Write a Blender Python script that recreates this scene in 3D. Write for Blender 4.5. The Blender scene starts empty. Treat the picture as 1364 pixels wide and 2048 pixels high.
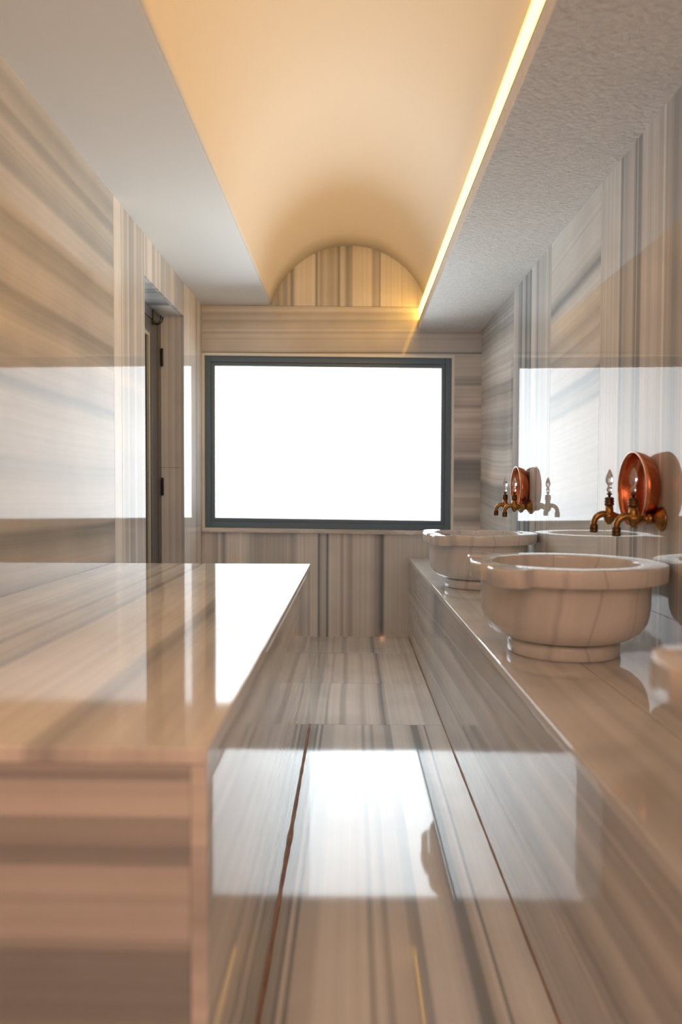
import bpy, bmesh, math, random
from mathutils import Vector, Matrix
R = math.radians
S = bpy.context.scene
C = S.collection

# ------------------------------------------------------------------ camera
FPX = 1450.0
cam_d = bpy.data.cameras.new('camera')
cam_d.sensor_fit = 'VERTICAL'; cam_d.sensor_height = 36.0; cam_d.sensor_width = 24.0
cam_d.lens = FPX / 2048 * 36.0
cam_d.clip_start = 0.02; cam_d.clip_end = 200
cam_d.dof.use_dof = True
cam_d.dof.focus_distance = 3.1
cam_d.dof.aperture_fstop = 2.0
cam = bpy.data.objects.new('camera', cam_d); C.objects.link(cam)
yaw, pit, rol = 0.0138, 0.0297, 0.0030
fw = Vector((-math.sin(yaw)*math.cos(pit), math.cos(yaw)*math.cos(pit), -math.sin(pit)))
rt = Vector((math.cos(yaw), math.sin(yaw), 0)); up = rt.cross(fw)
r2 = math.cos(rol)*rt + math.sin(rol)*up; u2 = r2.cross(fw)
M = Matrix(((r2.x, u2.x, -fw.x, 0), (r2.y, u2.y, -fw.y, 0), (r2.z, u2.z, -fw.z, 1.0), (0, 0, 0, 1)))
cam.matrix_world = M
S.camera = cam

# ------------------------------------------------------------------ exposure
S.view_settings.view_transform = 'Standard'
S.view_settings.look = 'None'
S.view_settings.gamma = 1.0
S.view_settings.use_curve_mapping = False
S.view_settings.exposure = 0.32
try:
    S.cycles.use_denoising = True
    S.cycles.max_bounces = 10
    S.cycles.diffuse_bounces = 6
    S.cycles.glossy_bounces = 6
    S.cycles.transmission_bounces = 8
    S.cycles.sample_clamp_indirect = 6.0
    S.cycles.caustics_refractive = False
except Exception:
    pass

# ------------------------------------------------------------------ world: bright overcast daylight
SKY = 4.2
W = bpy.data.worlds.new('world'); S.world = W; W.use_nodes = True
wn = W.node_tree.nodes; wl = W.node_tree.links; wn.clear()
wo = wn.new('ShaderNodeOutputWorld'); bg = wn.new('ShaderNodeBackground')
tc = wn.new('ShaderNodeTexCoord'); sx = wn.new('ShaderNodeSeparateXYZ')
rp = wn.new('ShaderNodeValToRGB')
wl.new(tc.outputs['Generated'], sx.inputs[0]); zm = wn.new('ShaderNodeMath'); zm.operation = 'MULTIPLY_ADD'; zm.inputs[1].default_value = .5; zm.inputs[2].default_value = .5
wl.new(sx.outputs['Z'], zm.inputs[0]); wl.new(zm.outputs[0], rp.inputs[0])
e = rp.color_ramp.elements          # position = (z+1)/2 of the view direction
e[0].position = 0.0; e[0].color = (2.1, 2.25, 2.3, 1)
e[1].position = 1.0; e[1].color = (1.2, 1.35, 1.5, 1)
for z, c in ((-.20, (2.1, 2.25, 2.3, 1)), (-.07, (0.66, 0.70, 0.73, 1)), (0.07, (0.66, 0.70, 0.73, 1)), (0.19, (0.42, 0.46, 0.50, 1)), (0.33, (1.5, 1.65, 1.75, 1))):
    k = e.new((z+1)/2); k.color = c
wl.new(rp.outputs[0], bg.inputs[0]); bg.inputs[1].default_value = SKY
wl.new(bg.outputs[0], wo.inputs[0])

# ------------------------------------------------------------------ plan (metres, camera at 0,0,1)
D = 4.9345                      # window wall
YB = -1.25                      # wall behind the camera
XL, XR = -1.0152, 0.8772
ZL, ZR = 2.2516, 2.0824         # undersides of the two soffits
V1, V2 = -0.5497, 0.4510        # inner edges of the soffits
XB, HB = 0.3960, 0.5457         # right bench
XS, HS, YS0, YS1 = -0.1723, 0.6879, 0.8647, 3.0715   # platform
WX0, WX1, WZ0, WZ1 = -0.9996, 0.6787, 0.7371, 1.9059
NY0, NY1, NZ, NX = 3.5704, 4.4003, 2.0509, -1.153    # door niche
SHX = 0.0105

# portal that guides the daylight through the window, and an added warm fill behind the camera
pl = bpy.data.lights.new('window_portal', 'AREA'); pl.shape = 'RECTANGLE'
pl.size = WX1-WX0; pl.size_y = WZ1-WZ0
po = bpy.data.objects.new('window_portal', pl); C.objects.link(po)
po.location = ((WX0+WX1)/2, D+0.16, (WZ0+WZ1)/2); po.rotation_euler = (R(-90), 0, 0)
pl.cycles.is_portal = True

fill_d = bpy.data.lights.new('rear_fill_light', 'AREA'); fill_d.shape = 'RECTANGLE'
fill_d.size = 1.2; fill_d.size_y = 0.9; fill_d.energy = 11.5; fill_d.color = (1.0, 0.65, 0.52)
fill_o = bpy.data.objects.new('rear_fill_light', fill_d); C.objects.link(fill_o)
fill_o.location = (.22, -0.98, 2.0); fill_o.rotation_euler = (R(66), 0, 0)

# ------------------------------------------------------------------ materials
def new_mat(name):
    m = bpy.data.materials.new(name); m.use_nodes = True
    nt = m.node_tree; nt.nodes.clear()
    o = nt.nodes.new('ShaderNodeOutputMaterial'); b = nt.nodes.new('ShaderNodeBsdfPrincipled')
    nt.links.new(b.outputs[0], o.inputs[0])
    return m, nt, b

def plain(name, col, rough=0.5, metal=0.0, bump=None, spec=None, noise=None):
    m, nt, b = new_mat(name)
    b.inputs['Base Color'].default_value = (*col, 1); b.inputs['Roughness'].default_value = rough
    b.inputs['Metallic'].default_value = metal
    if spec is not None: b.inputs['Specular IOR Level'].default_value = spec
    if noise or bump:
        t = nt.nodes.new('ShaderNodeTexCoord')
    if noise:
        n = nt.nodes.new('ShaderNodeTexNoise'); n.inputs['Scale'].default_value = noise[0]; n.inputs['Detail'].default_value = 5
        nt.links.new(t.outputs['Object'], n.inputs['Vector'])
        r = nt.nodes.new('ShaderNodeValToRGB')
        r.color_ramp.elements[0].position = .3; r.color_ramp.elements[1].position = .7
        r.color_ramp.elements[0].color = (*noise[1], 1); r.color_ramp.elements[1].color = (*col, 1)
        nt.links.new(n.outputs[0], r.inputs[0]); nt.links.new(r.outputs[0], b.inputs['Base Color'])
    if bump:
        n = nt.nodes.new('ShaderNodeTexNoise'); n.inputs['Scale'].default_value = bump[0]; n.inputs['Detail'].default_value = 6
        nt.links.new(t.outputs['Object'], n.inputs['Vector'])
        u = nt.nodes.new('ShaderNodeBump'); u.inputs['Strength'].default_value = bump[1]; u.inputs['Distance'].default_value = bump[2]
        nt.links.new(n.outputs[0], u.inputs['Height']); nt.links.new(u.outputs[0], b.inputs['Normal'])
    return m

def tone(t):
    """marble tone: 0 dark blue-grey vein ... 1 cream white"""
    pts = [(0, (.12, .15, .18)), (.25, (.33, .355, .375)), (.5, (.56, .56, .56)), (.75, (.76, .755, .735)), (1, (.88, .875, .855))]
    for (a, ca), (b, cb) in zip(pts, pts[1:]):
        if t <= b:
            k = (t-a)/(b-a); return tuple(x+(y-x)*k for x, y in zip(ca, cb)) + (1,)
    return pts[-1][1] + (1,)

def rand_stops(seed, n=28, lo=.12, light=.85, dark_p=.25):
    rnd = random.Random(seed); st = []; p = 0.0
    while p < 1 and len(st) < n:
        if rnd.random() < dark_p: t = rnd.uniform(lo, .5)
        else: t = rnd.uniform(.5, light)
        st.append((p, t)); p += rnd.choice((.007, .012, .02, .04, .065))*1.15*28/n*rnd.uniform(.7, 1.4)
    return st

def marble(name, axis, s0, s1, stops, warp=.02, wscale=1.2, seed=0.0, fine=.35, rough=.035, rep=1.0, tilt=0.0, along='', spec=.42):
    """striped marble: bands laid across `axis`, gently bent by low noise, broken by fine parallel veins"""
    m, nt, b = new_mat(name); N = nt.nodes; L = nt.links
    t = N.new('ShaderNodeTexCoord'); s = N.new('ShaderNodeSeparateXYZ'); L.new(t.outputs['Object'], s.inputs[0])
    def math_(op, a, c, d=None):
        n = N.new('ShaderNodeMath'); n.operation = op
        for i, v in enumerate((a, c, d)):
            if v is None: continue
            if isinstance(v, (int, float)): n.inputs[i].default_value = v
            else: L.new(v, n.inputs[i])
        return n.outputs[0]
    mp = N.new('ShaderNodeMapping'); L.new(t.outputs['Object'], mp.inputs[0])
    mp.inputs['Location'].default_value = (seed*3.1, seed*1.7, seed*2.3)
    w = N.new('ShaderNodeTexNoise'); w.inputs['Scale'].default_value = wscale; w.inputs['Detail'].default_value = 2.5
    L.new(mp.outputs[0], w.inputs['Vector'])
    wv = math_('MULTIPLY', math_('SUBTRACT', w.outputs[0], .5), warp*2)
    c = math_('ADD', s.outputs[axis], wv)
    if tilt: c = math_('ADD', c, math_('MULTIPLY', s.outputs[along], tilt))
    u = math_('MULTIPLY', math_('SUBTRACT', c, s0), rep/(s1-s0))
    if rep != 1.0: u = math_('FRACT', u, 0)
    r = N.new('ShaderNodeValToRGB'); cr = r.color_ramp; cr.interpolation = 'EASE'
    st = sorted(stops)[:31]
    cr.elements[0].position = st[0][0]; cr.elements[0].color = tone(st[0][1])
    cr.elements[1].position = st[-1][0]; cr.elements[1].color = tone(st[-1][1])
    for p, v in st[1:-1]:
        k = cr.elements.new(p); k.color = tone(v)
    L.new(u, r.inputs[0])
    # fine veins: 1-D noise across the bands
    cx = N.new('ShaderNodeCombineXYZ'); L.new(math_('MULTIPLY', c, 55), cx.inputs[0])
    lo = N.new('ShaderNodeTexNoise'); lo.inputs['Scale'].default_value = 1.0; lo.inputs['Detail'].default_value = 3
    cx.inputs[1].default_value = seed*7.7
    L.new(cx.outputs[0], lo.inputs['Vector'])
    fr = N.new('ShaderNodeMapRange'); L.new(lo.outputs[0], fr.inputs[0])
    fr.inputs[1].default_value = .3; fr.inputs[2].default_value = .7; fr.inputs[3].default_value = 1-fine; fr.inputs[4].default_value = 1+fine*.45
    # cloudy patches
    cl = N.new('ShaderNodeTexNoise'); cl.inputs['Scale'].default_value = 3.5; cl.inputs['Detail'].default_value = 4
    L.new(mp.outputs[0], cl.inputs['Vector'])
    cm = N.new('ShaderNodeMapRange'); L.new(cl.outputs[0], cm.inputs[0])
    cm.inputs[1].default_value = .3; cm.inputs[2].default_value = .7; cm.inputs[3].default_value = .9; cm.inputs[4].default_value = 1.06
    k = math_('MULTIPLY', fr.outputs[0], cm.outputs[0])
    mx = N.new('ShaderNodeVectorMath'); mx.operation = 'SCALE'
    L.new(r.outputs[0], mx.inputs[0]); L.new(k, mx.inputs['Scale'])
    L.new(mx.outputs[0], b.inputs['Base Color'])
    b.inputs['Roughness'].default_value = rough
    b.inputs['Specular IOR Level'].default_value = spec
    return m

MAT = {}
MAT['grout'] = plain('grout', (.30, .25, .21), .8)
MAT['brown_joint'] = plain('brown_joint', (.48, .25, .15), .7, noise=(14, (.26, .13, .08)))
MAT['plaster'] = plain('smooth_plaster', (.80, .795, .775), .75, bump=(40, .05, .004))
MAT['rough_plaster'] = plain('rough_plaster', (.78, .77, .755), .85, bump=(70, .7, .006), noise=(45, (.68, .665, .65)))
MAT['anthracite'] = plain('anthracite_aluminium', (.115, .18, .25), .42, 0.0)
MAT['door_dark'] = plain('door_anthracite', (.10, .105, .115), .38)
MAT['black'] = plain('black_metal', (.012, .012, .012), .35, .3)
MAT['gasket'] = plain('pale_gasket', (.50, .50, .42), .4)
MAT['bead'] = plain('grey_bead', (.45, .47, .50), .35)
MAT['darkroom'] = plain('dark_corridor', (.10, .09, .075), .8)
MAT['vault'] = plain('cream_vault_plaster', (.70, .675, .62), .8, bump=(40, .05, .004))
MAT['ledge'] = plain('ledge_plaster', (.78, .74, .68), .8)

X_, Y_, Z_ = 'X', 'Y', 'Z'
MAT['reveal'] = plain('reveal_marble', (.90, .92, .88), .25, noise=(8, (.80, .82, .79)))  # pale marble, lightened further to stand in for daylight on the reveal
MAT['sill'] = marble('sill_marble', Z_, .6, .8, [(0, .7), (.3, .85), (.5, .6), (.7, .8), (1, .7)], warp=.06, wscale=6, fine=.2)

# ------------------------------------------------------------------ mesh helpers
class MB:
    def __init__(s): s.v = []; s.f = []; s.m = []; s.mats = []; s.sm = []
    def mi(s, m):
        if m not in s.mats: s.mats.append(m)
        return s.mats.index(m)
    def add(s, vs, fs, m, smooth=False):
        k = len(s.v); s.v += [tuple(v) for v in vs]; i = s.mi(m)
        for f in fs: s.f.append(tuple(k+j for j in f)); s.m.append(i); s.sm.append(smooth)
    def box(s, x0, x1, y0, y1, z0, z1, m):
        vs = [(x, y, z) for x in (x0, x1) for y in (y0, y1) for z in (z0, z1)]
        s.add(vs, [(0, 1, 3, 2), (4, 6, 7, 5), (0, 4, 5, 1), (2, 3, 7, 6), (0, 2, 6, 4), (1, 5, 7, 3)], m)
    def rings(s, rs, m, close=True, cap0=False, cap1=False, smooth=True):
        n = len(rs[0]); k = [p for r in rs for p in r]; fs = []
        for a in range(len(rs)-1):
            for j in range(n if close else n-1):
                j2 = (j+1) % n
                fs.append((a*n+j, a*n+j2, (a+1)*n+j2, (a+1)*n+j))
        if cap0: fs.append(tuple(range(n-1, -1, -1)))
        if cap1: fs.append(tuple((len(rs)-1)*n+j for j in range(n)))
        s.add(k, fs, m, smooth)
    def lathe(s, prof, m, c=(0, 0, 0), ax='Z', n=48, smooth=True, caps=True):
        rs = []
        for r, h in prof:
            ring = []
            for i in range(n):
                a = 2*math.pi*i/n; p, q = r*math.cos(a), r*math.sin(a)
                if ax == 'Z': v = (c[0]+p, c[1]+q, c[2]+h)
                elif ax == 'X': v = (c[0]+h, c[1]+p, c[2]+q)
                else: v = (c[0]+q, c[1]+h, c[2]+p)
                ring.append(v)
            rs.append(ring)
        s.rings(rs, m, True, caps, caps, smooth)
    def tube(s, path, rad, m, n=20, smooth=True):
        P = [Vector(p) for p in path]; rs = []
        if isinstance(rad, (int, float)): rad = [rad]*len(P)
        prev = None
        for i, p in enumerate(P):
            t = (P[min(i+1, len(P)-1)]-P[max(i-1, 0)]).normalized()
            ref = Vector((0, 1, 0)) if abs(t.y) < .9 else Vector((0, 0, 1))
            a = t.cross(ref).normalized(); b = t.cross(a).normalized()
            rs.append([p+a*rad[i]*math.cos(2*math.pi*j/n)+b*rad[i]*math.sin(2*math.pi*j/n) for j in range(n)])
        s.rings(rs, m, True, True, True, smooth)
    def build(s, name, parent=None, bevel=0, loc=None, shear=None, seg=3):
        me = bpy.data.meshes.new(name)
        vs = s.v
        if shear: vs = [(x, y, z-shear*(x+.16)) for x, y, z in vs]
        me.from_pydata(vs, [], s.f)
        for m in s.mats: me.materials.append(m)
        for p, i, q in zip(me.polygons, s.m, s.sm): p.material_index = i; p.use_smooth = q
        bm = bmesh.new(); bm.from_mesh(me); bmesh.ops.recalc_face_normals(bm, faces=bm.faces); bm.to_mesh(me); bm.free()
        o = bpy.data.objects.new(name, me); C.objects.link(o)
        if loc: o.location = loc
        if parent: o.parent = parent
        if bevel:
            d = o.modifiers.new('bevel', 'BEVEL'); d.width = bevel; d.segments = seg; d.limit_method = 'ANGLE'; d.angle_limit = R(50)
            d.harden_normals = False
        return o

def struct(o): o['kind'] = 'structure'; return o
def thing(name, label, cat, loc=(0, 0, 0), group=None):
    o = bpy.data.objects.new(name, None); C.objects.link(o); o.location = loc
    o.empty_display_size = .1
    o['label'] = label; o['category'] = cat
    if group: o['group'] = group
    return o

T = .02      # marble cladding thickness
G = .0012    # half joint
# ------------------------------------------------------------------ floor
near_floor = [(0, .5), (.04, .45), (.057, .18), (.072, .75), (.092, .2), (.11, .65), (.15, .62), (.2, .8), (.30, .82), (.37, .78), (.395, .5),
              (.42, .8), (.46, .5), (.48, .72), (.535, .7), (.56, .45), (.59, .4), (.61, .75), (.68, .78), (.735, .6), (.76, .22), (.79, .25),
              (.81, .6), (.84, .75), (.852, .2), (.865, .72), (.90, .88), (1, .85)]
far_floor = [(0, .55), (.03, .5), (.05, .72), (.1, .75), (.12, .45), (.145, .72), (.21, .75), (.235, .42), (.26, .5), (.28, .8), (.36, .8), (.40, .55),
             (.44, .7), (.47, .8), (.53, .66), (.55, .4), (.57, .22), (.59, .5), (.62, .72), (.7, .82), (.85, .78), (.88, .6), (.92, .8), (1, .82)]
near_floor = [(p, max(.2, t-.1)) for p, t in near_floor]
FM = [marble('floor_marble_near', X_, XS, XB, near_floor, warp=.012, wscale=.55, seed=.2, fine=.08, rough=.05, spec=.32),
      marble('floor_marble_mid', X_, XS, XB, far_floor, warp=.012, wscale=.8, seed=2, fine=.12, rough=.05, spec=.45),
      marble('floor_marble_far', X_, XS, XB, [(min(1, p+.012), v) for p, v in far_floor], warp=.014, wscale=.8, seed=3, fine=.12, rough=.05, spec=.45),
      marble('floor_marble_last', X_, XS, XB, [(max(0, p-.015), v*.97) for p, v in far_floor], warp=.01, wscale=.8, seed=4, fine=.15, rough=.05, spec=.45),
      marble('floor_marble_side', X_, XL, XS, rand_stops(21), warp=.02, seed=5, rough=.05)]
f = MB()
f.box(XL-.25, XR+.15, YB-.15, D+.15, -.12, -.021, MAT['grout'])
ys = [YB-.1, 0.55, YS1, 3.7357, 4.4365, D+.1]
xsplit = -.27
for i in range(5):
    m = [FM[0], FM[0], FM[1], FM[2], FM[3]][i]
    g = .0014
    f.box(XL-.2, xsplit-g, ys[i]+g, ys[i+1]-g, -.022, 0, FM[4])
    f.box(xsplit+g, XR+.1, ys[i]+g, ys[i+1]-g, -.022, 0, m)
f.box(XL-.2, XR+.1, YB-.1, D+.1, -.022, -.0012, MAT['grout'])
struct(f.build('floor'))

# ------------------------------------------------------------------ left wall with the door niche
LH = [marble('left_wall_lying_bands', Z_, .6, 2.3, [(p, .45+(t-.68)*.8) for p, t in [(0, .7), (.05, .55), (.08, .75), (.15, .4), (.165, .7), (.22, .78), (.28, .6), (.31, .76), (.36, .8), (.40, .74), (.425, .42), (.437, .7), (.47, .72), (.52, .82), (.56, .6), (.585, .52), (.60, .78), (.645, .85), (.68, .62), (.71, .58), (.735, .82), (.78, .8), (.80, .5), (.83, .62), (.86, .74), (.885, .48), (.91, .66), (.94, .55), (.97, .7), (1, .6)]], warp=.035, wscale=.5, seed=1, fine=.09, rough=.05),
      marble('left_wall_pale_strip', Y_, 3.1, 3.21, [(0, .8), (.5, .9), (1, .8)], warp=.004, seed=2, fine=.08, rough=.05),
      marble('left_wall_upright_bands', Y_, 3.2, 3.57, rand_stops(32, 30, lo=.35, light=.75, dark_p=.35), warp=.006, seed=3, fine=.2, rough=.05),
      marble('left_wall_header_bands', Y_, 3.57, 4.40, rand_stops(36, 26, lo=.4, light=.9), warp=.006, seed=4, fine=.15, rough=.05),
      marble('left_wall_corner_bands', Y_, 4.40, 4.95, rand_stops(39, 18, lo=.3, light=.9), warp=.006, seed=5, fine=.15, rough=.05),
      marble('niche_jamb_bands', X_, -1.16, -1.0, [(0, .6), (.2, .65), (.35, .5), (.5, .62), (.62, .45), (.8, .6), (1, .55)], warp=.003, seed=6, fine=.12, rough=.05),
      marble('niche_head_bands', Y_, 3.5, 4.42, rand_stops(45, 26, lo=.15, light=.8, dark_p=.4), warp=.006, seed=7, fine=.2, rough=.05)]
w = MB()
TOP = 2.32
w.box(XL-T, XL, YB-.1, 0.2-G, -.01, TOP, LH[0]); w.box(XL-T, XL, 0.2+G, 3.105-G, -.01, TOP, LH[0])
w.box(XL-T, XL, 3.105+G*.5, 3.207-G, -.01, TOP, LH[1])
w.box(XL-T, XL, 3.207+G, NY0, -.01, TOP, LH[2])
w.box(XL-T, XL, NY0+.0005, NY1-.0005, NZ, TOP, LH[3])
w.box(XL-T, XL, NY1, D+.05, -.01, TOP, LH[4])
# solid core behind the cladding
for a, b, z0, z1 in ((YB-.1, NY0-T, -.01, TOP), (NY1+T, D+.2, -.01, TOP), (NY0-T, NY1+T, NZ+T, TOP)):
    w.box(XL-.25, XL-T-.001, a, b, z0, z1, MAT['grout'])
# niche lining
w.box(NX-.06, XL-T, NY0-T, NY0, -.01, NZ, LH[5])
for z0, z1 in ((-.01, 1.135), (1.1375, NZ)):
    w.box(NX-.06, XL-T, NY1, NY1+T, z0, z1, LH[5])
w.box(NX-.06, XL-T, NY0, NY1, NZ, NZ+T, LH[6])
struct(w.build('wall_left'))

# door in the niche: frame, leaf with glass, hinges
dr = bpy.data.objects.new('door_1', None); C.objects.link(dr); dr['kind'] = 'structure'
d0, d1, dz = NY0+.001, NY1-.001, NZ-.001
m = MB(); A = MAT['door_dark']
m.box(NX-.05, NX, d1-.065, d1, 0, dz, A); m.box(NX-.05, NX, d0, d0+.065, 0, dz, A); m.box(NX-.05, NX, d0+.065, d1-.065, dz-.06, dz, A)
m.build('door_frame', dr, .002)
m = MB()
lf = NX-.004
for (a, b, z0, z1) in ((d1-.205, d1-.068, .006, dz-.063), (d0+.068, d0+.205, .006, dz-.063), (d0+.205, d1-.205, dz-.145, dz-.063), (d0+.205, d1-.205, .006, .14)):
    m.box(lf-.045, lf, a, b, z0, z1, A)
m.build('door_leaf', dr, .003)
m = MB()
for a in (d1-.231, d0+.205):
    m.box(lf-.032, lf-.006, a, a+.026, .14, dz-.145, MAT['gasket'])
m.box(lf-.032, lf-.006, d0+.231, d1-.231, dz-.165, dz-.145, MAT['gasket'])
m.build('glazing_bead', dr)
gm, nt, b = new_mat('dark_glass'); b.inputs['Base Color'].default_value = (.03, .03, .03, 1); b.inputs['Roughness'].default_value = .02
m = MB(); m.box(lf-.026, lf-.018, d0+.2305, d1-.2305, .14, dz-.164, gm); m.build('glass_pane', dr)
for zc in (1.80, 1.02, .28):
    m = MB(); m.lathe([(.0001, -.055), (.006, -.054), (.0075, -.05), (.0075, .05), (.006, .054), (.0001, .055)], MAT['black'], (NX+.009, d1-.012, zc), 'Z', 16)
    m.build('hinge', dr)

# robe hook on the head of the door frame
hk = thing('robe_hook', 'small black double robe hook on the dark door frame head in the niche', 'hook', (NX, 4.215, NZ-.035))
m = MB(); m.box(0, .005, -.012, .012, -.062, .028, MAT['black']); m.build('back_plate', hk, .003)
for sy in (-1, 1):
    m = MB(); pts = []
    for i in range(13):
        a = math.pi*(i/12)
        pts.append((.005+.024*(1-math.cos(a)), sy*(.002+.016*i/12), -.045-.020*math.sin(a)+.018*i/12))
    pts += [(.054, sy*.019, -.012)]
    m.tube(pts, [.0035]*12+[.0038, .005], MAT['black'], 10); m.build('prong', hk)

# ------------------------------------------------------------------ right wall
RM = [marble('right_wall_lying_far', Z_, .5, 2.1, rand_stops(52, 26, lo=.35, light=.9, dark_p=.3), warp=.05, wscale=.7, seed=8, fine=.2, rough=.03, tilt=-.05, along=Y_),
      marble('right_wall_upright_far', Y_, 3.229, 3.963, rand_stops(57, 30, lo=.15, light=.9, dark_p=.3), warp=.006, seed=9, fine=.2, rough=.03),
      marble('right_wall_lying_near', Z_, .5, 2.1, [(0, .6), (.1, .75), (.17, .45), (.24, .75), (.34, .7), (.4, .5), (.45, .75), (.52, .72), (.58, .75), (.63, .82), (.645, .3), (.66, .55), (.68, .4), (.70, .25), (.715, .75), (.76, .8), (.79, .55), (.80, .75), (.83, .55), (.845, .7), (.87, .85), (.91, .8), (.935, .2), (.95, .45), (.97, .75), (1, .8)],
             warp=.03, wscale=.9, seed=10, fine=.12, rough=.03, tilt=.07, along=Y_),
      marble('right_wall_upright_near', Y_, 1.9, 2.591, rand_stops(66, 30, lo=.25, light=.8, dark_p=.4), warp=.006, seed=11, fine=.22, rough=.03),
      marble('right_wall_rear', Z_, .5, 2.1, rand_stops(71, 24), warp=.04, seed=12, rough=.03)]
w = MB()
for a, b, m in ((3.963, D+.05, RM[0]), (3.229, 3.963, RM[1]), (2.591, 3.229, RM[2]), (1.85, 2.591, RM[3]), (1.2, 1.85, RM[4]), (.3, 1.2, RM[3]), (YB-.1, .3, RM[4])):
    w.box(XR, XR+T, a+G*.6, b-G*.6, -.01, TOP, m)
w.box(XR+T+.0005, XR+.2, YB-.1, D+.2, -.01, TOP, MAT['grout'])
struct(w.build('wall_right'))

# ------------------------------------------------------------------ window wall
def q(px): return ((px-702)/294)
low = [(400, .55), (414, .6), (434, .35), (437, .65), (446, .3), (456, .72), (472, .65), (480, .78), (505, .45), (512, .35), (530, .42), (560, .40), (577, .5), (583, .35), (600, .72), (622, .7),
       (634, .70), (637.5, .03), (641, .45), (651, .55), (654.5, .05), (659, .68), (678, .66), (684, .4), (690, .70), (700, .38), (711, .62), (742, .62), (752, .38), (765, .10), (772, .6)]
low += [(800, .72)]
lo0, lo1 = q(400), q(960)
BW = [marble('window_wall_upright', X_, lo0, lo1, [((q(p)-lo0)/(lo1-lo0), min(1, t*1.15) if t > .3 else t) for p, t in low[:31]], warp=.002, seed=13, fine=.14, rough=.03),
      marble('window_wall_lying', Z_, 1.8, 2.3, [(0, .6), (.08, .55), (.14, .68), (.20, .7), (.245, .62), (.262, .12), (.28, .55), (.34, .62), (.42, .6), (.50, .66), (.54, .5), (.56, .66), (.62, .6), (.68, .5), (.70, .42), (.72, .6), (.80, .48), (.83, .68), (.9, .55), (.93, .45), (1, .6)],
             warp=.010, wscale=.8, seed=14, fine=.12, rough=.08),
      marble('window_wall_side', Z_, .5, 1.95, rand_stops(83, 30, lo=.15, light=.8, dark_p=.35), warp=.006, seed=15, fine=.25, rough=.08)]
lun = [(545, .5), (556, .35), (562, .55), (570, .35), (578, .6), (583, .25), (592, .8), (628, .78), (632, .2), (636, .6), (641, .4), (650, .6), (662, .42), (672, .5), (676, .2), (681, .65), (686, .6), (693, .3), (701, .4), (706, .75), (740, .72), (745, .4), (755, .5), (757, .25), (761, .75), (800, .78), (845, .75)]
BL = marble('lunette_upright', X_, q(545), q(845), [((p-545)/300, t) for p, t in lun], warp=.003, seed=16, fine=.12, rough=.08)
w = MB(); y0, y1 = D, D+T
x0, x1 = XL-.05, XR+.05
t_ = .017
w.box(x0, x1, y0, y1, -.05, WZ0-.028, BW[0])
w.box(x0, x1, y0, y1, WZ1+t_, 2.2425, BW[1])
w.box(x0, x1, y0, y1, 2.2445, 2.80, BL)
w.box(WX1+t_, x1, y0, y1, WZ0-.028, WZ1+t_, BW[2])
w.box(x0, WX0-.0001, y0, y1, WZ0-.028, WZ1+t_, MAT['reveal'])
for a, b, z0, z1 in ((x0, x1, -.05, WZ0-.03), (x0, x1, WZ1+t_, 2.8), (WX1+t_, x1, WZ0-.03, WZ1+t_), (x0-.1, WX0, WZ0-.03, WZ1+t_)):
    w.box(a, b, y1+.0004, y1+.12, z0, z1, MAT['grout'])
# marble reveal
w.box(WX0-.0001, WX1+t_, y0-.0005, y1+.10, WZ1, WZ1+t_, MAT['reveal'])
w.box(WX1, WX1+t_, y0-.0005, y1+.10, WZ0-.02, WZ1, MAT['reveal'])
struct(w.build('wall_window_side', shear=SHX))
m = MB(); m.box(XL+.002, WX1+.03, D-.028, D+.125, WZ0-.03, WZ0-.0005, MAT['sill'])
sl = m.build('window_sill', bevel=.003, shear=SHX)

wd = bpy.data.objects.new('window_1', None); C.objects.link(wd); wd['kind'] = 'structure'
sl.parent = wd
def ring(m, x0, x1, z0, z1, wdt, y0, y1, mat):
    m.box(x0, x0+wdt, y0, y1, z0, z1, mat); m.box(x1-wdt, x1, y0, y1, z0, z1, mat)
    m.box(x0+wdt, x1-wdt, y0, y1, z0, z0+wdt, mat); m.box(x0+wdt, x1-wdt, y0, y1, z1-wdt, z1, mat)
fy = D+.022
m = MB(); ring(m, WX0, WX1, WZ0, WZ1, .040, fy, fy+.07, MAT['anthracite']); m.build('window_frame', wd, .002, shear=SHX)
m = MB(); ring(m, WX0+.0403, WX1-.0403, WZ0+.0403, WZ1-.0403, .020, fy+.008, fy+.055, MAT['anthracite']); m.build('sash_frame', wd, .002, shear=SHX)
m = MB(); ring(m, WX0+.0605, WX1-.0605, WZ0+.0605, WZ1-.0605, .006, fy+.014, fy+.04, MAT['bead']); m.build('glazing_bead', wd, shear=SHX)
gl = bpy.data.materials.new('window_glass'); gl.use_nodes = True; nt = gl.node_tree; nt.nodes.clear()
o_ = nt.nodes.new('ShaderNodeOutputMaterial'); mx = nt.nodes.new('ShaderNodeMixShader'); tr = nt.nodes.new('ShaderNodeBsdfTransparent')
gs = nt.nodes.new('ShaderNodeBsdfGlossy'); gs.inputs['Roughness'].default_value = .02; fr = nt.nodes.new('ShaderNodeFresnel'); fr.inputs[0].default_value = 1.45
tr.inputs[0].default_value = (.97, .98, .98, 1)
nt.links.new(fr.outputs[0], mx.inputs[0]); nt.links.new(tr.outputs[0], mx.inputs[1]); nt.links.new(gs.outputs[0], mx.inputs[2]); nt.links.new(mx.outputs[0], o_.inputs[0])
m = MB(); m.box(WX0+.062, WX1-.062, fy+.022, fy+.028, WZ0+.062, WZ1-.062, gl); m.build('glass_pane', wd, shear=SHX)

# ------------------------------------------------------------------ wall behind the camera
w = MB(); w.box(XL-.1, XR+.1, YB-T, YB, -.05, 2.8, RM[4]); w.box(XL-.1, XR+.1, YB-.14, YB-T-.0005, -.05, 2.8, MAT['grout'])
struct(w.build('wall_rear'))

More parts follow.
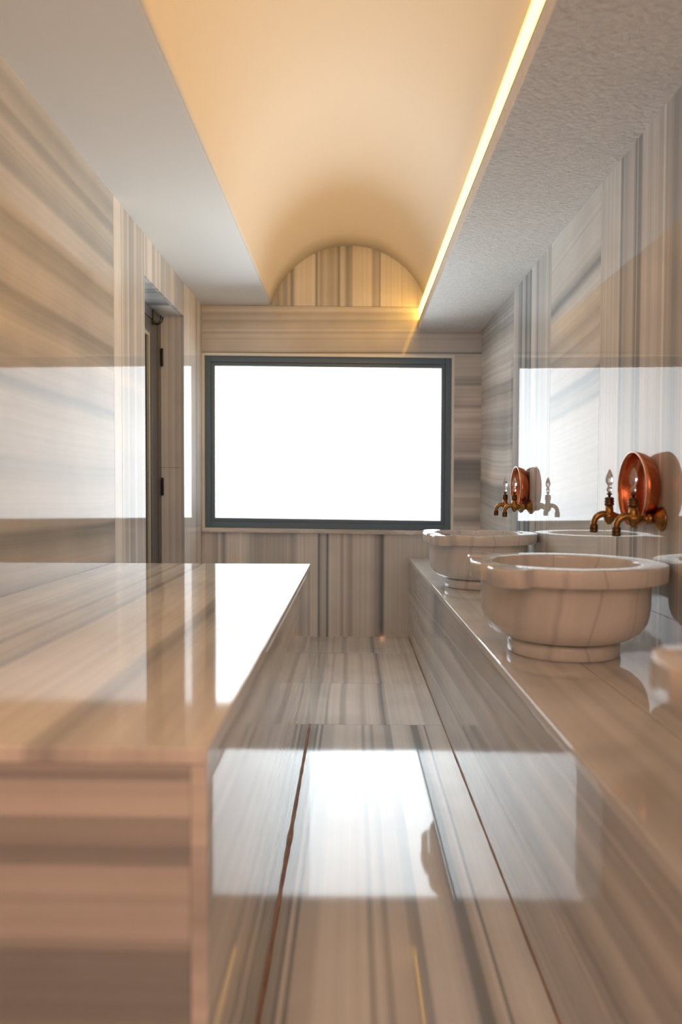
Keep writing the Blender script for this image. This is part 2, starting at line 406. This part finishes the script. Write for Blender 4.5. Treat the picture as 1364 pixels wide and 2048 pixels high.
# ------------------------------------------------------------------ ceiling: barrel vault and the two soffits
VC, VZ, VR = -.017, 2.10, .548
m = MB(); n = 64
zl, zr = ZL, 2.13
a0 = math.pi-math.asin((zl-VZ)/VR) ; a1 = math.asin((zr-VZ)/VR)
ringA = []
prof = []
for i in range(n+1):
    a = a0+(a1-a0)*i/n
    prof.append((VC+VR*math.cos(a), VZ+VR*math.sin(a)))
inner = prof; outer = [(VC+(x-VC)*1.12, VZ+(z-VZ)*1.12) for x, z in prof]
loop = inner+outer[::-1]
yA, yB_ = YB, D-.0005
NV = 24
rs = [[(x, yA+(yB_-yA)*k/NV, z) for x, z in loop] for k in range(NV+1)]
m.rings(rs, MAT['vault'], True, True, True, smooth=False)
vault = m.build('ceiling')
for p in vault.data.polygons:
    p.use_smooth = abs(p.normal.y) < .5
struct(vault)
m = MB()
m.box(XL-.1, V1, YB, D-.0005, ZL, ZL+.14, MAT['plaster'])
m.box(XL-.1, prof[0][0]-.02, YB, D-.0005, ZL+.14, ZL+.16, MAT['plaster'])
struct(m.build('trim_1', bevel=.003))
m = MB()
m.box(V2, XR+.1, YB, D-.0005, ZR, 2.143, MAT['rough_plaster'])
m.box(VC+VR-.002, XR+.1, YB, D-.0005, 2.143, 2.36, MAT['ledge'])
struct(m.build('trim_2', bevel=.002))

# LED strip lying on the inner lip of the right soffit
led = bpy.data.materials.new('warm_led'); led.use_nodes = True; nt = led.node_tree; nt.nodes.clear()
o_ = nt.nodes.new('ShaderNodeOutputMaterial'); em = nt.nodes.new('ShaderNodeEmission'); nt.links.new(em.outputs[0], o_.inputs[0])
em.inputs[0].default_value = (1.0, .50, .075, 1); em.inputs[1].default_value = 9.0
lt = thing('led_strip', 'long glowing warm light strip along the inner lip of the right ceiling soffit', 'light strip', (V2, D, 2.1435))
m = MB(); m.box(0, .022, YB-D+.002, -.004, .008, .086, led); m.build('diffuser', lt, .004)
m = MB(); m.box(-.0, .026, YB-D+.002, -.004, .0, .0078, MAT['bead']); m.box(-.002, .014, YB-D+.002, -.004, .0862, .0885, MAT['bead']); m.build('channel_and_light_cover', lt)  # upper bar is an added cover holding back the upward light

# wall lamp behind the camera (its warm light is what reddens the near stone)
lampm = bpy.data.materials.new('lamp_glow'); lampm.use_nodes = True; nt = lampm.node_tree; nt.nodes.clear()
o_ = nt.nodes.new('ShaderNodeOutputMaterial'); em = nt.nodes.new('ShaderNodeEmission'); nt.links.new(em.outputs[0], o_.inputs[0])
em.inputs[0].default_value = (1.0, .40, .20, 1); em.inputs[1].default_value = 110.0
for lx in (-.41, .49):
    wlmp = thing('wall_lamp', 'small warm wall lamp on the %s side of the rear wall behind the viewer' % ('platform' if lx < 0 else 'bench'), 'lamp', (lx, YB, 1.20), 'wall lamps on the rear wall')
    m = MB(); m.lathe([(.0001, 0), (.05, 0), (.05, .012), (.03, .02), (.0001, .021)], MAT['black'], ax='Y', n=32); m.build('wall_plate', wlmp)
    m = MB(); m.tube([(0, .02, 0), (0, .07, -.01), (0, .085, .02)], .006, MAT['black']); m.build('arm', wlmp)
    m = MB(); m.lathe([(.0001, 0)]+[(.033*math.sin(math.pi*i/12), .033-.033*math.cos(math.pi*i/12)) for i in range(1, 12)]+[(.0001, .066)], lampm, (0, .085, .022), n=24)
    m.build('globe', wlmp)

# ------------------------------------------------------------------ marble platform on the left
PT = marble('platform_top_marble', X_, -1.02, -.17, [(0, .7), (.08, .6), (.13, .75), (.2, .62), (.25, .5), (.28, .72), (.33, .68), (.36, .42), (.375, .72), (.43, .6), (.47, .35), (.49, .7), (.56, .78), (.66, .8), (.72, .75), (.745, .45), (.765, .35), (.80, .55), (.85, .7), (.9, .6), (.93, .72), (1, .8)],
            warp=.02, wscale=.9, seed=20, fine=.12, rough=.06)
zf = lambda y: (2048-y)/(2048-1497)
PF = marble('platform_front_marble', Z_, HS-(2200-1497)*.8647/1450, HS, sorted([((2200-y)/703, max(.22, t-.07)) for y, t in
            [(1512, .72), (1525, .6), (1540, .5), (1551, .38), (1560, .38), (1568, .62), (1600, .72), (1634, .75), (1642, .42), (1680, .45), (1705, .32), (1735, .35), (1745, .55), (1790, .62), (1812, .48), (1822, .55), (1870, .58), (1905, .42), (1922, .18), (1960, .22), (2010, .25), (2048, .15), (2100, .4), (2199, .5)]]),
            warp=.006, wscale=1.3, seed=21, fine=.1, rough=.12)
PS = marble('platform_side_marble', Z_, 0, HS, rand_stops(93, 24, lo=.4, light=.75), warp=.02, seed=22, fine=.1, rough=.02, spec=.7)
pf = thing('marble_platform', 'large waist-high striped marble platform standing along the left wall', 'platform', ((XL+XS)/2, (YS0+YS1)/2, 0))
def par(o, p):
    o.parent = p; o.matrix_parent_inverse = Matrix.Translation(-Vector(p.location)); return o
m = MB(); m.box(XL+.001, XS, YS0, YS1, HS-.02, HS, PT); par(m.build('top_slab', bevel=.0025), pf)
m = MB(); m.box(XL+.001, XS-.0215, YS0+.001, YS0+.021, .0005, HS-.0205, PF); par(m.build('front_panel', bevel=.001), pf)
m = MB(); m.box(XS-.021, XS-.0005, YS0, YS1-.001, .0005, HS-.0205, PS); par(m.build('side_panel', bevel=.001), pf)
m = MB(); m.box(XL+.001, XS-.0215, YS1-.021, YS1-.001, .0005, HS-.0205, PS); par(m.build('back_panel'), pf)
m = MB(); m.box(XL+.001, XS-.022, YS0+.0215, YS1-.0215, .0005, HS-.021, MAT['grout']); par(m.build('core'), pf)
m = MB()
rnd = random.Random(4); N_ = 60; L1 = []; L2 = []
pts = [(XS-.0004, XS+.0042+.0022*rnd.random()+(.002 if 1.9 < YS0+(YS1-YS0)*i/N_ < 2.1 else 0), YS0+(YS1-YS0)*i/N_) for i in range(N_+1)]
m.rings([[(a, y, .0003), (b, y, .0003), (a, y, .0035)] for a, b, y in pts], MAT['brown_joint'], True, True, True)
par(m.build('floor_joint'), pf)

# ------------------------------------------------------------------ marble bench on the right
BT = marble('bench_top_marble', X_, XB, XR, [(0, .72), (.15, .62), (.22, .72), (.3, .6), (.36, .7), (.5, .66), (.56, .55), (.62, .7), (.75, .75), (.85, .68), (1, .7)], warp=.012, wscale=.8, seed=23, fine=.07, rough=.05)
BF = marble('bench_front_marble', Z_, 0, HB, rand_stops(101, 22, lo=.42, light=.78, dark_p=.35), warp=.03, wscale=.7, seed=24, fine=.12, rough=.03, tilt=.03, along=Y_)
bn = thing('marble_bench', 'low striped marble bench running along the right wall under the basins', 'bench', ((XB+XR)/2, (D+YB)/2, 0))
m = MB(); m.box(XB-.004, .6092, YB+.002, D-.001, HB-.025, HB, BT); par(m.build('top_slab', bevel=.004), bn)
m = MB(); m.box(.6108, XR-.001, YB+.002, D-.001, HB-.025, HB-.0002, BT); par(m.build('rear_top_slab', bevel=.0008), bn)
m = MB(); m.box(XB, XB+.02, YB+.002, D-.001, .0005, HB-.0255, BF); par(m.build('front_panel'), bn)
m = MB(); m.box(XB+.0205, XR-.001, YB+.002, D-.001, .0005, HB-.026, MAT['brown_joint']); par(m.build('core'), bn)
m = MB()
pts = [(XB-.0030-.0015*rnd.random(), YB+.01+(D-YB-.02)*i/90) for i in range(91)]
m.rings([[(XB+.0003, y, .0003), (a, y, .0003), (XB+.0003, y, .003)] for a, y in pts], MAT['brown_joint'], True, True, True)
par(m.build('floor_joint'), bn)

# ------------------------------------------------------------------ basins
BM = marble('basin_marble', X_, -.30, .30, [(0, .70), (.06, .64), (.1, .72), (.18, .70), (.225, .60), (.27, .71), (.36, .70), (.395, .58), (.41, .71), (.47, .72), (.535, .70), (.545, .5), (.553, .70), (.66, .70), (.715, .69), (.722, .55), (.73, .70), (.8, .70), (.84, .6), (.88, .7), (.95, .65), (1, .72)],
            warp=.045, wscale=4.5, seed=25, fine=.06, rough=.045)
RZ = .802-HB      # height of the rim above the bench
RB = .045
half = []
for i in range(0, 40):
    a = i/39
    # circle from the wall chord to the near lobe (u to the room, v along the wall)
    th0 = math.atan2(-.040, -.2720); th1 = math.atan2(-.238, .147)
    th = th0+(th1-th0)*a
    half.append((.274*math.cos(th), .274*math.sin(th)))
half += [(.156, -.252), (.165, -.264), (.180, -.272), (.198, -.270), (.217, -.258), (.232, -.234), (.241, -.200), (.245, -.150), (.243, -.143),
         (.222, -.139), (.206, -.126), (.205, -.110), (.218, -.098), (.244, -.093), (.251, -.085), (.257, -.05), (.261, -.02), (.262, 0)]
outline = half + [(u, -v) for u, v in half[-2::-1]]
def ray(th):
    dx, dy = math.cos(th), math.sin(th); best = 0
    n_ = len(outline)
    for i in range(n_):
        ax, ay = outline[i]; bx, by = outline[(i+1) % n_]
        ex, ey = bx-ax, by-ay
        den = dx*ey-dy*ex
        if abs(den) < 1e-12: continue
        t = (ax*ey-ay*ex)/den; s_ = (ax*dy-ay*dx)/den
        if t > 0 and -1e-6 <= s_ <= 1+1e-6: best = max(best, t)
    return best
NA = 288
angs = [2*math.pi*i/NA for i in range(NA)]
rho = [ray(a) for a in angs]
def circ(r, z): return [(-r*math.cos(a), r*math.sin(a), z) for a in angs]
def outl(off, z): return [(-(p-off)*math.cos(a), (p-off)*math.sin(a), z) for p, a in zip(rho, angs)]
def make_basin(label, loc):
    t = thing('marble_basin', label, 'basin', loc, 'carved marble basins on the bench')
    m = MB(); m.rings([circ(.0001, .0005), circ(.150, .0005), circ(.154, .004), circ(.154, .034), circ(.150, .040), circ(.14, .0415)], BM); m.build('foot', t)
    m = MB()
    P = [(.13, .040), (.142, .0425), (.166, .0475), (.190, .057), (.209, .072), (.2215, .093), (.228, .118), (.2305, .145), (.231, RZ-RB+.001)]
    I = [(.2025, RZ-.004), (.2015, .20), (.195, .16), (.175, .115), (.135, .08), (.08, .064), (.03, .060), (.0001, .06)]
    m.rings([circ(r, z) for r, z in P], BM)
    m.rings([circ(r, z) for r, z in I], BM)
    m.build('bowl', t)
    m = MB(); e_ = .0045
    m.rings([circ(.2300, RZ-RB), outl(.003, RZ-RB), outl(0, RZ-RB+.003), outl(0, RZ-e_), outl(.0013, RZ-.0013), outl(e_, RZ),
             circ(.203+e_, RZ), circ(.2035, RZ-.0013), circ(.2022, RZ-e_), circ(.2020, RZ-.02)], BM)
    m.build('rim', t)
    return t
def dup(root, loc, label):
    r = root.copy(); C.objects.link(r); r.location = loc; r['label'] = label
    for ch in list(root.children):
        c = ch.copy(); C.objects.link(c); c.parent = r
        for g_ in ch.children:
            d_ = g_.copy(); C.objects.link(d_); d_.parent = c
    return r
BX = .604
b1 = make_basin('middle marble basin with lobed rim, below the larger copper bowl', (BX, 2.06, HB+.0002))
dup(b1, (BX, 3.45, HB+.0002), 'marble basin nearest the window, at the far end of the bench')
dup(b1, (BX, .665, HB+.0002), 'nearest basin, blurred pinkish rim corner cut off by the right edge')

# ------------------------------------------------------------------ brass taps
BR = plain('aged_brass', (.46, .25, .075), .30, 1.0, noise=(60, (.20, .10, .035)))
BRD = plain('dark_aged_brass', (.20, .11, .05), .38, 1.0, noise=(80, (.08, .045, .025)))
CG = bpy.data.materials.new('clear_crystal'); CG.use_nodes = True
b = CG.node_tree.nodes['Principled BSDF']; b.inputs['Base Color'].default_value = (.97, .97, 1, 1); b.inputs['Roughness'].default_value = .03
b.inputs['Transmission Weight'].default_value = .8; b.inputs['IOR'].default_value = 1.5
def make_tap(label, loc):
    """origin at the wall, u = -x towards the room"""
    t = thing('wall_tap', label, 'tap', loc, 'aged brass wall taps')
    m = MB(); m.lathe([(.0001, -.001), (.034, -.001), (.0345, -.004), (.031, -.008), (.026, -.010), (.024, -.014), (.016, -.019), (.0125, -.026), (.0001, -.027)], BR, ax='X', n=40)
    m.build('wall_flange', t)
    m = MB()
    m.lathe([(.0001, -.022), (.0095, -.022), (.0095, -.030), (.0145, -.031), (.0155, -.036), (.0145, -.042), (.0095, -.043), (.0085, -.052), (.0115, -.060), (.0155, -.068), (.0165, -.078), (.0165, -.086), (.014, -.094), (.0001, -.096)], BR, ax='X', n=28)
    m.lathe([(.0001, -.024), (.006, -.0235), (.0085, -.019), (.013, -.014), (.0135, 0), (.0125, .018), (.0115, .034), (.0001, .035)], BR, (-.0815, 0, 0), n=28)
    m.build('tap_body', t)
    m = MB()
    m.lathe([(.0001, .0345), (.0125, .0345), (.0145, .037), (.0145, .041), (.0120, .043), (.0145, .045), (.0145, .049), (.0120, .051), (.0140, .053), (.0140, .057), (.009, .060), (.0001, .061)], BRD, (-.0815, 0, 0), n=28)
    m.lathe([(.0001, .060), (.004, .060), (.004, .066), (.0085, .069), (.0085, .071), (.005, .073), (.0001, .0735)], BRD, (-.0815, 0, 0), n=20)
    m.build('valve_bonnet', t)
    m = MB()
    m.lathe([(.0001, .073), (.004, .0735), (.009, .080), (.0095, .085), (.0055, .093), (.006, .095), (.0115, .106), (.0125, .115), (.0095, .128), (.005, .138), (.0035, .142), (.0001, .146)], CG, (-.0815, 0, 0), n=8, smooth=False)
    m.build('crystal_handle', t)
    m = MB(); pts = []
    pts = [(-.082, 0, .002), (-.092, 0, .006)]
    for i in range(11):
        a = math.pi/2*(i/10)
        pts.append((-.098-.030*math.sin(a), 0, .008-.030*(1-math.cos(a))))
    pts.append((-.128, 0, -.028))
    m.tube(pts, [.0105]*2+[.0105-.0015*i/10 for i in range(11)]+[.009], BR, 22); m.build('spout', t)
    m = MB()
    m.lathe([(.0001, -.024), (.0115, -.024), (.0125, -.0265), (.0115, -.029), (.0125, -.032), (.0125, -.037), (.011, -.039), (.0120, -.041), (.0120, -.047), (.0095, -.049), (.007, -.049), (.007, -.045), (.0001, -.045)], BRD, (-.128, 0, 0), n=26)
    m.build('spout_nozzle', t)
    return t
ZT = .922
t1 = make_tap('aged brass tap with crystal handle in front of the larger copper bowl', (XR, 2.055, ZT))
dup(t1, (XR, 2.245, ZT), 'aged brass tap with crystal handle just left of the larger copper bowl')
dup(t1, (XR, 3.545, ZT), 'small distant brass tap in front of the smaller copper bowl')
dup(t1, (XR, 3.755, ZT), 'small distant brass tap just left of the smaller copper bowl')

# ------------------------------------------------------------------ copper bowls hung on the wall
CU = plain('copper', (.78, .27, .12), .26, 1.0, noise=(22, (.52, .15, .07)), bump=(55, .25, .003))
CUR = plain('bright_tin_rim', (.92, .62, .50), .15, 1.0)
def make_bowl(label, loc):
    t = thing('copper_bowl', label, 'bowl', loc, 'copper bowls hung on the right wall')
    m = MB()
    out = [(.0001, -.001), (.078, -.001), (.090, -.004), (.099, -.011), (.105, -.022), (.109, -.036), (.1105, -.0495)]
    inn = [(.1075, -.0495), (.106, -.036), (.102, -.022), (.096, -.012), (.087, -.006), (.076, -.004), (.03, -.004), (.0001, -.0045)]
    m.lathe(out+inn, CU, ax='X', n=72, caps=False); m.build('bowl_body', t)
    m = MB(); rs = []
    for i in range(73):
        pass
    prof_ = [(.1105+.0022*math.cos(a)-.0012, -.0500+.0022*math.sin(a)) for a in [2*math.pi*k/8 for k in range(9)]]
    m.lathe(prof_, CUR, ax='X', n=72, caps=False); m.build('rolled_rim', t)
    return t
c1 = make_bowl('larger looking shiny copper bowl hung on the right wall above the middle basin', (XR, 2.15, 1.006))
dup(c1, (XR, 3.66, 1.012), 'smaller looking shiny copper bowl hung on the right wall above the far basin')
